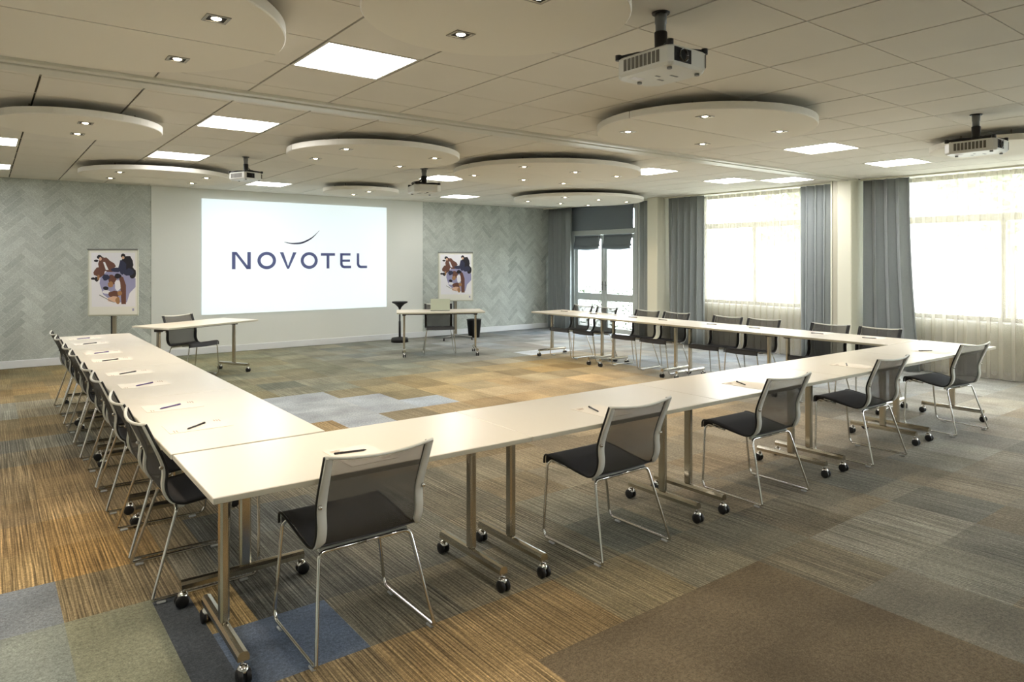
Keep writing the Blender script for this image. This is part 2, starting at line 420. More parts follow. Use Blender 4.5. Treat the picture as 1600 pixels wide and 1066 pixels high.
window('window_added', -3.1, .7, .76, 2.74, [-1.2], 2.13)  # unseen window, added to bring daylight into the near end

# glazed double door
df = MB(); F = M['doorframe']; fx = XW+.02
df.box(fx-.04, fx+.08, 9.98, 10.075, 0, 2.76, F, bev=.006); df.box(fx-.04, fx+.08, 11.945, 12.12, 0, 2.76, F, bev=.006)
df.box(fx-.04, fx+.08, 10.075, 11.945, 2.68, 2.76, F, bev=.006); df.box(fx-.04, fx+.08, 10.075, 11.945, 2.155, 2.28, F, bev=.006)
door = struct(df.build('door_1'))
MB().box(fx+.02, fx+.028, 10.075, 11.945, 2.28, 2.68, M['glass']).build('transom_pane', door)
for (a, b2, hs) in ((10.08, 11.005, 1), (11.015, 11.94, -1)):
    lf = MB(); w = .085
    lf.box(fx, fx+.05, a, a+w, .02, 2.15, F, bev=.006); lf.box(fx, fx+.05, b2-w, b2, .02, 2.15, F, bev=.006)
    for z0, z1 in ((.02, .12), (.70, .86), (2.06, 2.15)): lf.box(fx, fx+.05, a+w, b2-w, z0, z1, F, bev=.006)
    l = lf.build('door_leaf', door)
    MB().box(fx+.02, fx+.028, a+w, b2-w, .86, 2.06, M['glass']).box(fx+.02, fx+.028, a+w, b2-w, .12, .70, M['glass']).build('door_pane', l)
    y = b2-.04 if hs > 0 else a+.04
    hb = MB(); hb.box(fx-.012, fx, y-.015, y+.015, .93, 1.13, M['grey'], bev=.004)
    hb.tube([(fx-.012, y, 1.05), (fx-.05, y, 1.05), (fx-.055, y-.10*hs, 1.05)], .008, M['grey']); hb.build('door_handle', l)

# columns and the jamb of the folding partition
struct(MB().box(10.215, XW, 9.02, 9.28, 0, ZC, M['column'], bev=.01).build('column_far'))
struct(MB().box(10.165, XW, 5.20, 5.42, 0, ZC, M['column'], bev=.01).build('column_near'))
jb = MB(); jb.box(10.19, XW, 5.425, 5.50, 0, ZC, M['topedge'], bev=.004); jb.box(10.26, XW, 5.50, 5.53, 0, ZC, M['trackslot']); jb.box(10.23, XW, 5.53, 5.56, 0, ZC, M['column'], bev=.004)
struct(jb.build('trim_partition_jamb'))

# ------------------------------------------------------------------ ceiling
GX, GY1, GY2, CT = 1.496, 1.917, 6.2, .6
TRK0, TRK1 = 5.16, 5.44
LIGHTS = [(0, 3, 'n'), (9, 3, 'n'), (12, 3, 'n'), (0, 0, 'f'), (0, 4, 'f'), (-3, 4, 'f'), (-3, 8, 'f'), (3, 8, 'f'), (6, 4, 'f'), (9, 0, 'f'), (9, 8, 'f'), (12, 0, 'f'), (13, -1, 'f'),
          (0, -3, 'n'), (6, -5, 'n'), (-5, 3, 'n'), (-5, -3, 'n')]
def light_cell(i, j, zone):
    return GX+CT*i, (GY1 if zone == 'n' else GY2)+CT*j
lit = {(round(light_cell(*l)[0], 2), round(light_cell(*l)[1], 2)) for l in LIGHTS}
ce = MB(); zt = ZC; gw = .007; gn = .004
def tiles(y_lo, y_hi, gy):
    j0 = math.floor((y_lo-gy)/CT); j1 = math.ceil((y_hi-gy)/CT)
    for j in range(j0, j1):
        for i in range(-8, 17):
            x0, y0 = GX+CT*i, gy+CT*j
            if (round(x0, 2), round(y0, 2)) in lit: continue
            a, b2, c, d = max(x0+gw, XL), min(x0+CT-gw, XW), max(y0+gn, y_lo), min(y0+CT-gn, y_hi)
            if b2-a < .01 or d-c < .01: continue
            vs = [(a, c, zt), (b2, c, zt), (b2, d, zt), (a, d, zt), (a, c, zt+.012), (b2, c, zt+.012), (b2, d, zt+.012), (a, d, zt+.012)]
            ce.add(vs, [(3, 2, 1, 0), (0, 1, 5, 4), (1, 2, 6, 5), (2, 3, 7, 6), (3, 0, 4, 7)], M['tile'])
    for j in range(j0, j1+1):       # light cross bars between the tiles
        y = gy+CT*j
        if y_lo < y < y_hi: ce.box(XL, XW, y-gn*.8, y+gn*.8, zt+.004, zt+.012, M['gridlight'])
tiles(YF, TRK0, GY1); tiles(TRK1, YB, GY2)
ce.add([(XL, YF, zt+.0125), (XW, YF, zt+.0125), (XW, YB, zt+.0125), (XL, YB, zt+.0125)], [(3, 2, 1, 0)], M['grid'])
ce.box(XL-.2, XW+.3, YF-.2, YB+.2, zt+.12, zt+.2, M['grid'])
struct(ce.build('ceiling'))
tk = MB()
tk.box(XL, 10.3, TRK0, TRK0+.07, ZC-.022, ZC+.012, M['trackm'], bev=.004); tk.box(XL, 10.3, TRK0+.07, TRK0+.085, ZC-.004, ZC+.012, M['trackslot'])
tk.box(XL, 10.3, TRK0+.085, TRK0+.155, ZC-.03, ZC+.012, M['trackm'], bev=.004); tk.box(XL, 10.3, TRK0+.155, TRK0+.18, ZC-.002, ZC+.012, M['trackslot'])
tk.box(XL, 10.3, TRK0+.18, TRK1, ZC-.022, ZC+.012, M['trackm'], bev=.004)
struct(tk.build('trim_ceiling_track'))
struct(MB().box(10.40, 10.43, YF, 5.19, ZC-.022, ZC, M['column']).box(10.40, 10.43, 5.57, 9.01, ZC-.022, ZC, M['column']).box(10.40, 10.43, 9.29, YB-.04, ZC-.022, ZC, M['column']).build('trim_curtain_rail'))

LL = ['left lamp row before the track, beside the big round panel', 'between round panel and windows, before the ceiling track', 'closest to the window wall before the ceiling track']
light0 = thing('ceiling_light', 'x', 'ceiling light')
fb = MB(); w = .018
for a, b2, c, d in ((gw, CT-gw, gn, gn+w), (gw, CT-gw, CT-gn-w, CT-gn), (gw, gw+w, gn+w, CT-gn-w), (CT-gw-w, CT-gw, gn+w, CT-gn-w)):
    fb.box(a, b2, c, d, -.001, .03, M['gridlight'])
fb.build('light_frame', light0)
MB().box(gw+w, CT-gw-w, gn+w, CT-gn-w, .004, .028, M['led']).build('diffuser', light0)
index_kids()
LLAB = {(0, 3, 'n'): 'large square light panel on this side of the ceiling track, between two round panels', (9, 3, 'n'): 'square light panel before the ceiling track, beyond the round panel with four lamps',
        (12, 3, 'n'): 'square light panel before the ceiling track, nearest the white curtained window', (0, 0, 'f'): 'square light panel just beyond the ceiling track, above the left tables',
        (0, 4, 'f'): 'square light panel beside the far left round panel, before the hanging projector', (-3, 4, 'f'): 'left edge light panel behind the small round panel',
        (-3, 8, 'f'): 'left edge light panel close to the patterned wall', (3, 8, 'f'): 'square light panel above the projection screen, beside a small projector',
        (6, 4, 'f'): 'square light panel partly behind the far middle projector', (9, 0, 'f'): 'square light panel beyond the track, right of the largest round panel',
        (9, 8, 'f'): 'square light panel above the right flipchart near the back wall', (13, -1, 'f'): 'square light panel tight against the far side of the track at its window end', (12, 0, 'f'): 'square light panel beyond the track, near the first curtained window'}
for k, (i, j, z) in enumerate(LIGHTS):
    x, y = light_cell(i, j, z)
    if x+CT < XL+.2: continue
    o = light0 if k == 0 else copy_tree(light0)
    o.location = (x, y, ZC); o['label'] = LLAB.get((i, j, z), 'square light panel out of the picture behind the camera'); o['group'] = 'square light panels in the ceiling'


# round hanging panels
ZD, TD = 2.683, .055
def spot(x, y, z, e, parent=None):
    l = bpy.data.lights.new('downlight_beam', 'SPOT'); l.energy = e; l.spot_size = R(100); l.spot_blend = .9; l.shadow_soft_size = .03; l.color = (1, .79, .54)
    ob = bpy.data.objects.new('downlight_beam', l); COL.objects.link(ob); ob.location = (x, y, z)
    if parent: ob.parent = parent
    return ob
def disc(x, y, r, lamps, label, seam, e=19, hidden=()):
    t = thing('round_ceiling_panel', label, 'ceiling panel', (x, y, 0), 0, 'round panels hanging below the ceiling')
    n = 48
    halves = ((0, PI), (PI, 2*PI)) if seam else ((0, 2*PI),)
    for a0, a1 in halves:
        poly = [(r*math.cos(a0+(a1-a0)*i/n), r*math.sin(a0+(a1-a0)*i/n)) for i in range(n+1 if seam else n)]
        if seam:
            s = .005 if a0 == 0 else -.005; poly = [(p, max(q, s) if s > 0 else min(q, s)) for p, q in poly]
        m = len(poly); b = MB(); bev = .006
        inn = [(p*(1-bev/r), q*(1-bev/r) if not seam else (q*(1-bev/r) if abs(q) > .0055 else q)) for p, q in poly]
        vs = [(p, q, ZD) for p, q in inn]+[(p, q, ZD+bev) for p, q in poly]+[(p, q, ZD+TD) for p, q in poly]
        b.add(vs, [tuple(range(m))[::-1], tuple(range(2*m, 3*m))], M['disc'])
        b.add(vs, [(k*m+i, k*m+(i+1) % m, (k+1)*m+(i+1) % m, (k+1)*m+i) for k in (0, 1) for i in range(m)], M['discedge'])
        b.build('half_panel' if seam else 'panel', t)
    h = MB()
    for sx, sy in ((.6, .35), (-.6, .35), (.6, -.35), (-.6, -.35)): h.lathe([(.006, ZD+TD), (.006, ZC-.001)], M['steel'], 8, (sx*r, sy*r, 0))
    h.build('hanger', t)
    for lx, ly in lamps:
        d = MB(); q = .052; p = .04
        for a, b2, c, dd in ((-q, q, -q, -p), (-q, q, p, q), (-q, -p, -p, p), (p, q, -p, p)): d.box(lx+a, lx+b2, ly+c, ly+dd, ZD-.004, ZD+.002, M['bezel'])
        d.box(lx-p, lx+p, ly-p, ly+p, ZD-.0006, ZD+.001, M['dark'])
        dl = d.build('downlight', t)
        MB().lathe([(.001, ZD-.006), (.014, ZD-.0055), (.020, ZD-.003), (.022, ZD-.0007)], M['lamp'], 20, (lx, ly, 0), cap=False).build('lamp_lens', dl)
        spot(x+lx, y+ly, ZD-.02, e)
    return t
L4 = [(-.5, -.4), (-.5, .4), (.5, -.4), (.5, .4)]; L2 = [(0, -.3), (0, .3)]; L6 = [(a, b2) for a in (-.76, .04, .76) for b2 in (-.5, .55)]
disc(.33, 3.74, .9, L4, 'large round ceiling panel with two lamps cut by the upper left picture corner', True)
disc(1.82, 2.55, .6, L2, 'plain round ceiling panel at the top edge beside the nearest projector, one lamp showing', False)
disc(4.82, 3.74, .9, L4, 'four-lamp round ceiling panel directly beyond the nearest projector', True)
disc(7.88, 2.55, .6, L2, 'round ceiling panel behind the right hand hanging projector', False)
disc(.64, 6.82, .6, L2, 'small two-lamp round ceiling panel at the left edge beyond the ceiling track', False)
disc(3.31, 6.88, .9, L4, 'four-lamp round ceiling panel just beyond the track between the two far projectors', True)
disc(5.74, 6.93, 1.2, L6, 'largest round ceiling panel with six lamps beyond the track', True)
disc(1.83, 10.28, .9, L4, 'far round ceiling panel over the patterned wall, before the left far projector', True)
disc(4.84, 10.57, .6, L2, 'smallest looking round ceiling panel above the middle of the projection screen', False)
disc(8.72, 9.62, 1.2, L6, 'far round ceiling panel in front of the glazed door corner', True)

# ------------------------------------------------------------------ projectors
def projector():
    t = thing('ceiling_projector', 'x', 'projector')
    W, D, z0, z1, ch = .148, .19, -.312, -.218, .05
    poly = [(-W+ch*.4, -D), (W-ch, -D), (W, -D+ch), (W, D-ch), (W-ch, D), (-W+ch, D), (-W, D-ch), (-W, -D+ch*.4)]
    b = MB(); n = 8; ins = [(x*.93, y*.94) for x, y in poly]
    vs = [(x, y, z0) for x, y in ins]+[(x, y, z0+.012) for x, y in poly]+[(x, y, z1-.01) for x, y in poly]+[(x, y, z1) for x, y in ins]
    fs = [tuple(range(n))[::-1], tuple(range(24, 32))]+[(k*n+i, k*n+(i+1) % n, (k+1)*n+(i+1) % n, (k+1)*n+i) for k in range(3) for i in range(n)]
    b.add(vs, fs, M['projw']); b.build('body', t)
    l = MB(); l.box(-W+.022, -W+.14, -D-.003, -D+.01, z0+.016, z1-.014, M['dark']); lh = l.build('lens_recess', t)
    MB().lathe([(.001, .004), (.018, .003), (.026, 0), (.028, -.008), (.03, -.008), (.03, .002)], M['projm'], 20, (-W+.08, -D-.004, (z0+z1)/2), axis='y', cap=False).build('lens', lh)
    g1 = MB()
    for k in range(9):
        y = -D+.07+k*.026; g1.box(-W-.002, -W+.01, y, y+.018, z0+.022, z1-.016, M['projg'])
    g1.build('side_vent', t)
    g2 = MB()
    for k in range(4):
        x = W-.05+k*.011; yy = -D+.004+k*.011; g2.box(x-.004, x+.004, yy-.006, yy+.006, z0+.018, z1-.016, M['projg'])
    g2.build('front_vent', t)
    for i, (x, y, w) in enumerate(((.02, -.05, .05), (-.03, 0, .03), (.03, .04, .04))): MB().box(x, x+w, y, y+.012, z0-.0015, z0+.002, M['grey']).build('underside_button', t)
    MB().box(-.10, -.03, .08, .12, z0-.0012, z0+.002, M['p_white']).build('rating_sticker', t)
    ft = MB()
    for x, y in ((-.1, -.14), (.1, -.14), (0, .14)): ft.lathe([(.012, z0-.01), (.012, z0+.003)], M['grey'], 12, (x, y, 0))
    ft.build('foot', t)
    a = MB(); a.box(-.12, .12, -.14, .14, z1+.001, z1+.012, M['black'], bev=.004)
    for s1 in (-1, 1):
        for s2 in (-1, 1):
            a.tube([(0, 0, z1+.03), (s1*.07, s2*.09, z1+.026), (s1*.125, s2*.165, z1+.012)], .009, M['black'])
            a.lathe([(.016, z1-.002), (.016, z1+.024), (.008, z1+.026)], M['black'], 10, (s1*.125, s2*.165, 0))
    a.build('mount_plate', t)
    c = MB(); c.lathe([(.045, z1+.012), (.042, z1+.03), (.03, z1+.045), (.032, -.10), (.03, -.095)], M['black'], 20); c.build('swivel', t)
    p = MB(); p.lathe([(.026, -.098), (.026, -.055), (.029, -.053), (.029, -.004)], M['grey'], 20); p.build('pole', t)
    f = MB(); f.lathe([(.042, -.008), (.045, -.0005)], M['black'], 20); f.build('ceiling_flange', t)
    w = MB(); pts = [(.02, 0, -.12), (.05, .02, -.16), (.10, 0, -.17), (.13, -.03, -.185), (.11, -.07, -.195), (.06, -.05, -.19), (.03, -.02, -.17), (.07, .03, -.175), (.12, .05, -.19)]
    w.tube(crv(pts, 6), .0045, M['black'], 6); w.tube(crv([(x+.01, y*-1+.01, z-.006) for x, y, z in pts], 6), .004, M['black'], 6); w.build('cable_loop', t)
    return t
proj = projector(); index_kids()
for k, (x, y, rz, s, lab) in enumerate([
    (2.62, 2.29, 0, 1, 'nearest and largest white projector hanging at the top of the picture'),
    (6.52, 2.28, 0, 1.05, 'white projector hanging at the upper right before a round panel'),
    (2.43, 8.47, R(20), .88, 'small dark-looking projector hanging over the tables left of the screen centre'),
    (4.60, 8.10, R(165), 1.2, 'white projector hanging above the right end of the projection screen')]):
    o = proj if k == 0 else copy_tree(proj)
    o.location = (x, y, ZC); o.rotation_euler = (0, 0, rz); o.scale = (s, s, s if s < 1.1 else 1.05); tag(o, lab, None, 'projectors hanging from the ceiling')

# ------------------------------------------------------------------ projection screen with logo
sc = thing('projection_screen', 'wide bright projection screen with a dark blue logo on the back wall', 'projection screen', (0, YB-.03, 0))
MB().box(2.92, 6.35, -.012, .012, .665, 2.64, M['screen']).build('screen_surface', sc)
lt = [MB()]; ZT, ZB_ = 1.738, 1.437; H_ = ZT-ZB_
def letter(): lt[0].build('logo_letter', sc); lt[0] = MB()
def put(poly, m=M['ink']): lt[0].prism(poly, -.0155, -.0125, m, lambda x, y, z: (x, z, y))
def ring(x0, x1, z0, z1, w):
    n = 40; cx, cz, a, b2 = (x0+x1)/2, (z0+z1)/2, (x1-x0)/2, (z1-z0)/2
    for i in range(n):
        t0, t1 = 2*PI*i/n, 2*PI*(i+1)/n
        put([(cx+(a-w)*math.cos(t0), cz+(b2-w)*math.sin(t0)), (cx+a*math.cos(t0), cz+b2*math.sin(t0)), (cx+a*math.cos(t1), cz+b2*math.sin(t1)), (cx+(a-w)*math.cos(t1), cz+(b2-w)*math.sin(t1))])
def stroke(path, w):
    for i in range(len(path)-1):
        (x0, z0), (x1, z1) = path[i], path[i+1]; d = math.hypot(x1-x0, z1-z0); nx, nz = -(z1-z0)/d*w/2, (x1-x0)/d*w/2
        e = .12*w if 0 < i else 0; ux, uz = (x1-x0)/d*e, (z1-z0)/d*e
        put([(x0-ux+nx, z0-uz+nz), (x0-ux-nx, z0-uz-nz), (x1+nx*-1, z1-nz), (x1+nx, z1+nz)])
W_ = .058
x0, x1 = 3.407, 3.724
put([(x0, ZB_), (x0+W_, ZB_), (x0+W_, ZT), (x0+.02, ZT), (x0, ZT)]); put([(x1-W_, ZB_), (x1, ZB_), (x1, ZT), (x1-W_, ZT)])
put([(x0+.025, ZT), (x0+W_+.02, ZT), (x1-.01, ZB_), (x1-W_-.012, ZB_)]); letter()
ring(3.838, 4.165, ZB_-.005, ZT+.005, .056); letter(); ring(4.616, 4.938, ZB_-.005, ZT+.005, .056); letter()
put([(4.234, ZT), (4.297, ZT), (4.40, ZB_), (4.366, ZB_)]); put([(4.475, ZT), (4.538, ZT), (4.40, ZB_), (4.366, ZB_)]); letter()
put([(5.0, ZT-.012), (5.276, ZT-.012), (5.276, ZT-.06), (5.0, ZT-.06)]); put([(5.111, ZB_), (5.165, ZB_), (5.165, ZT-.05), (5.111, ZT-.05)]); letter()
for xa, xb, bars in ((5.379, 5.599, True), (5.718, 5.932, False)):
    stroke([(xa+.025, ZT-.012), (xa+.025, ZB_+.09)]+[(xa+.09-.065*math.cos(t*PI/2/6), ZB_+.09-.065*math.sin(t*PI/2/6)) for t in range(1, 7)]+[(xb, ZB_+.025)], .05)
    if bars:
        put([(xa+.02, ZT-.012), (xb-.01, ZT-.012), (xb-.01, ZT-.056), (xa+.02, ZT-.056)]); put([(xa+.04, ZB_+.17), (xb-.02, ZB_+.17), (xb-.02, ZB_+.127), (xa+.04, ZB_+.127)])
    letter()
sw = MB(); base = crv([(4.31, 1.925), (4.42, 1.902), (4.53, 1.90), (4.65, 1.918), (4.79, 1.985), (4.88, 2.055), (4.975, 2.155)], 6); n = len(base)
for i in range(n-1):
    def th(k): return .016*math.sin(PI*min(1, k/(n-1)))**.8+.0006
    a, b2 = base[i], base[i+1]
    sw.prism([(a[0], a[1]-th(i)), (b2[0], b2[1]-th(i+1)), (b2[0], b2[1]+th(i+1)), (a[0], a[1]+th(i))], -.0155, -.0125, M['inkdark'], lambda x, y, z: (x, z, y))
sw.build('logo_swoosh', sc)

# ------------------------------------------------------------------ curtains
def drape(name, label, x, y0, y1, z0, z1, amp, wl, m, cat, group, seed=0, t=.003, xw=None):
    rnd = random.Random(seed); n = max(12, int((y1-y0)/wl*14)); rows = 9
    ph = [rnd.uniform(-.5, .5) for _ in range(40)]
    P = []
    for i in range(n+1):
        u = i/n*(y1-y0); k = u/wl; ki = int(k) % 39; fr = k-int(k); p = ph[ki]*(1-fr)+ph[ki+1]*fr
        row = []
        for r in range(rows):
            z = z0+(z1-z0)*r/(rows-1); v = 1-r/(rows-1)
            a = amp*(.75+.35*v)*(1+.35*p); ang = 2*PI*(k+.25*p*v)
            xx = x+a*math.sin(ang); yy = y0+u+.35*amp*math.sin(2*ang+p)*(1 if 0 < i < n else 0)
            if xw: yy += xw*v*v*(1-i/n)
            row.append((xx, yy, z))
        P.append(row)
    o = MB().sheet(P, t, m).build(name); tag(o, label, cat, group); return o
C = 'full length grey curtains'
ZT2 = ZC-.022
drape('curtain', 'grey curtain in the room corner beside the patterned wall and the glazed door', 10.50, 11.84, 12.60, .015, ZT2, .07, .15, M['curtain'], 'curtain', C, 1)
drape('curtain', 'very narrow grey curtain between the glazed door and the far column', 10.50, 9.32, 9.76, .015, ZT2, .028, .14, M['curtain'], 'curtain', C, 2)
drape('curtain', 'grey curtain right of the far column, left of the first white window', 10.45, 8.10, 8.93, .015, ZT2, .075, .15, M['curtain'], 'curtain', C, 3)
drape('curtain', 'grey curtain between the first window and the cream partition column', 10.45, 5.63, 6.17, .015, ZT2, .07, .15, M['curtain'], 'curtain', C, 4)
drape('curtain', 'wide grey curtain right of the cream column, flaring over the near window', 10.445, 4.50, 5.13, .015, ZT2, .07, .17, M['curtain'], 'curtain', C, 5, xw=-.14)
CS = 'white sheer curtains'
drape('sheer_curtain', 'white sheer curtain over the first window behind the far right chairs', 10.62, 5.66, 8.5, .015, ZT2, .034, .125, M['sheer'], 'sheer curtain', CS, 6, .0015)
drape('sheer_curtain', 'white sheer curtain over the nearest window at the right picture edge', 10.62, 1.0, 4.92, .015, ZT2, .036, .135, M['sheer'], 'sheer curtain', CS, 7, .0015)

# blinds of the glazed door
t = thing('roller_blind', 'flat slate grey roller blind covering the pane above the glazed door', 'blind', (XW-.03, 11.05, 0))
MB().box(-.004, .004, -.95, .95, 2.27, 2.76, M['blind']).build('fabric', t); MB().box(-.012, .012, -.95, .95, 2.258, 2.275, M['blind'], bev=.005).build('bottom_bar', t)
MB().lathe([(.02, -.95), (.02, .95)], M['blind'], 16, (0, 0, 2.775), axis='y').build('roller', t)
def roman(y, label, wv):
    t = thing('roman_blind', label, 'blind', (XW-.035, y, 0), 0, 'gathered roman blinds on the door leaves')
    P = []
    for i in range(15):
        yy = -.41+.82*i/14; row = []
        for z, dx in ((2.13, 0), (2.06, -.008), (1.98, -.03), (1.91, -.04), (1.90, -.02), (1.94, -.012), (1.93, -.045), (1.87, -.055), (1.845, -.03), (1.86, -.005)):
            sag = -.018*math.cos(yy/.41*PI/2)*((2.13-z)/.2); row.append((dx, yy, z+sag))
        P.append(row)
    MB().sheet(P, .004, M['blind']).build('gathered_fabric', t)
    MB().box(-.015, .0, -.42, .42, 2.125, 2.15, M['blind'], bev=.004).build('head_rail', t)
    c = MB(); c.tube(crv([(-.03, wv*.39, 2.12), (-.035, wv*.385, 1.9), (-.03, wv*.38, 1.5), (-.035, wv*.385, 1.9)], 4), .002, M['skirting'], 5); c.build('pull_cord', t)
roman(11.48, 'gathered grey roman blind on the left leaf of the glazed door', -1)
roman(10.54, 'gathered grey roman blind on the right leaf of the glazed door', 1)

# ------------------------------------------------------------------ tables
TL, TW, TH = 1.45, .70, .74
def make_table():
    t = thing('folding_table', 'x', 'table')     # origin under the centre of the top, long side on X
    h = TL/2-.0015
    b = MB(); b.box(-h, h, -TW/2, TW/2, TH-.024, TH, M['top'], bev=.0025)
    tp = b.build('tabletop', t)
    e = MB(); z0, z1 = TH-.0215, TH-.0035
    e.box(-h+.003, h-.003, -TW/2-.0008, -TW/2+.001, z0, z1, M['topedge']); e.box(-h+.003, h-.003, TW/2-.001, TW/2+.0008, z0, z1, M['topedge'])
    e.build('edge_band', tp)
    bm_ = MB(); bm_.box(-h+.12, h-.12, -.045, -.015, TH-.064, TH-.0245, M['beam'], bev=.003); bm_.box(-h+.12, h-.12, .015, .045, TH-.064, TH-.0245, M['beam'], bev=.003); bm_.build('under_beam', t)
    for s in (-1, 1):
        x = s*(TL/2-.125)
        l = MB(); l.box(x-.018, x+.018, -.026, .026, .118, TH-.03, M['steel'], bev=.008); l.build('leg', t)
        br = MB(); br.box(x-.022, x+.022, -.20, .20, TH-.04, TH-.0245, M['beam'], bev=.003); br.box(x-.03, x+.03, -.05, .05, TH-.075, TH-.04, M['beam'], bev=.004); br.build('top_bracket', t)
        f = MB(); P = []
        prof = [(-.022, .085), (-.022, .105), (-.015, .118), (0, .122), (.015, .118), (.022, .105), (.022, .085)]
        n = len(prof); vs = [(x+a, y, z) for y in (-.285, .285) for a, z in prof]
        f.add(vs, [(i, i+1, n+i+1, n+i) for i in range(n-1)]+[(n-1, 0, n, 2*n-1), tuple(range(n)), tuple(range(n, 2*n))[::-1]], M['steel'], False); f.build('foot_bar', t)
        for sy in (-1, 1):
            y = sy*.268; c = MB()
            c.lathe([(.007, .06), (.007, .088)], M['chrome'], 10, (x, y, 0)); c.lathe([(.001, .071), (.014, .068), (.022, .058), (.024, .046)], M['chrome'], 14, (x, y+sy*.008, 0), cap=False)
            cs = c.build('caster', t)
            w = MB()
            for q in (-.015, .015): w.lathe([(.012, q-.009), (.027, q-.009), (.029, q-.005), (.029, q+.005), (.027, q+.009), (.012, q+.009)], M['rubber'], 20, (x, y+sy*.014, .029), axis='x')
            w.build('wheel', cs)
    return t
table = make_table(); index_kids(); first = [True]
def put_table(x, y, rz, label, group, sx=1):
    o = table if first[0] else copy_tree(table); first[0] = False
    o.location = (x, y, 0); o.rotation_euler = (0, 0, rz); o.scale = (sx, 1, 1); tag(o, label, 'table', group); return o
NR = -R(.55)
def near_pt(x, off):   # a point 'off' behind the outer edge of the near row
    return (x, 2.655+math.tan(NR)*(x-.65)+off)
gN = 'tables of the row closest to the camera'
for i, lab in enumerate(['white-topped table forming the nearest corner, with the black wheel closest to the camera', 'second table of the near row, between the first two mesh chairs',
                         'middle table of the near row, behind the third chair from its left end', 'fourth table of the near row, between the third and fourth chairs',
                         'table forming the right hand corner of the table square near the window']):
    x = .65+TL*(i+.5); put_table(x, near_pt(x, .35)[1], NR, lab, gN)
LS = 1.022
for i, lab in enumerate(['first table of the left side, joined to the nearest corner table', 'second table of the left side counted from the nearest corner',
                         'third table of the left side counted from the nearest corner', 'last table of the left side, closest to the left flipchart']):
    put_table(1.0, 3.372+TL*LS*(i+.5), R(90), lab, 'tables along the left side', LS)
for i, lab in enumerate(['first table of the window side, joined to the right hand corner table', 'second table of the window side counted from the right hand corner',
                         'third table of the window side counted from the right hand corner', 'last table of the window side, ending near the glazed door']):
    put_table(7.55, 3.305+TL*(i+.5), R(90), lab, 'tables along the window side')
T1 = (2.32, 10.27, R(26.5)); T2 = (6.1, 10.2, R(-27))
put_table(*T1, 'single turned table left of the projection screen', 'speaker tables')
put_table(*T2, 'single turned table before the right flipchart, with a laptop on it', 'speaker tables')

# ------------------------------------------------------------------ chairs
PROF = [(.268, .425), (.265, .462), (.240, .476), (.15, .466), (.03, .446), (-.06, .434), (-.105, .434), (-.145, .452), (-.170, .492), (-.178, .535), (-.174, .58), (-.177, .62), (-.198, .68), (-.226, .745), (-.258, .82), (-.264, .832)]
def make_chair():
    t = thing('mesh_chair', 'x', 'chair')
    C_ = crv([(y, z) for y, z in PROF], 4)
    def hw(z, y): return .230+.002*max(0, (z-.44)/.37)
    def bow(z): return .030*max(0, min(1, (z-.46)/.15))
    def pt(u, y, z, inset): w = hw(z, y)-inset; return (u*w, y-bow(z)*(1-u*u), z-(.006*(1-u*u) if z < .46 else 0)-(.012*(1-u*u)*max(0, (z-.7)/.1)))
    cut = min(range(len(C_)), key=lambda i: abs(C_[i][0]+.145)+abs(C_[i][1]-.452))
    U = [-1+2*k/10 for k in range(11)]
    MB().sheet([[pt(u, y, z, .006) for u in U] for y, z in C_[:cut+1]], .006, M['seat']).build('seat', t)
    MB().sheet([[pt(u, y, z, .012) for u in U] for y, z in C_[cut:-2]], .0025, M['mesh']).build('backrest', t)
    for s in (-1, 1):
        b = MB(); W = .036; P = []
        back = C_[cut-2:]
        for k, (y, z) in enumerate(back):
            w = hw(z, y); taper = min(1, (k+1)/5); ww = W*taper*(1 if z < .6 else 1-.15*(z-.6)/.2)
            P.append([(s*(w+.004-ww*q), y-.006-(.002 if q in (0, 1) else 0), z) for q in (0, .5, 1)])
        b.sheet(P, .010, M['rail']); rr = b.build('side_rail', t)
        e = MB(); e.sheet([[(s*(hw(z, y)+.002-.030*q), y+.0035, z) for q in (0, 1)] for y, z in back], .004, M['trimblk']); e.tube([(s*(hw(z, y)+.004), y+.004, z) for y, z in C_], .0062, M['trimblk'], 6); e.build('edge_piping', rr)
        ky, kz = -.180, .62
        MB().lathe([(.001, -.007), (.007, -.006), (.010, 0), (.010, .006), (.006, .008)], M['chrome'], 12, (s*.230, ky-.014, kz), axis='x').build('knob', rr)
        # sled leg: one bent tube per side
        x0, x1 = s*.205, s*.262
        pts = [(s*.10, -.12, .412), (x0, -.12, .412), (x1, -.238, .024), (x1, -.225, .018), (x1, .225, .018), (x1, .244, .05), (s*.224, .256, .42), (s*.206, .238, .445), (s*.205, .10, .434)]
        path = smooth_path(pts, .03, 4); path[0] = Vector((0, -.12, .412))
        MB().tube(path, .0078, M['chrome'], 8).build('sled_leg', t)
        for y in (-.2, .17):
            MB().box(x1-.011, x1+.011, y-.02, y+.02, .0, .013, M['glide'], bev=.004).build('glide', t)
    tr_ = MB(); y, z = C_[-1]
    P = [pt(u, y, z, -.004) for u in [-1+2*k/14 for k in range(15)]]
    tr_.tube(P, .0075, M['rail'], 8); tr_.build('top_rail', t)
    MB().box(-.20, .20, .222, .250, .425, .450, M['steel'], bev=.004).build('seat_crossbar', t); MB().box(-.20, .20, -.112, -.085, .405, .424, M['rail'], bev=.004).build('seat_crossbar', t)
    return t
M['glide'] = mat('clear glide', (190, 192, 190), .2)
chair = make_chair(); index_kids(); fc = [True]
def put_chair(x, y, rz, label, group):
    o = chair if fc[0] else copy_tree(chair); fc[0] = False
    o.location = (x, y, 0); o.rotation_euler = (0, 0, rz); tag(o, label, 'chair', group); return o
gA = 'mesh chairs along the near row'
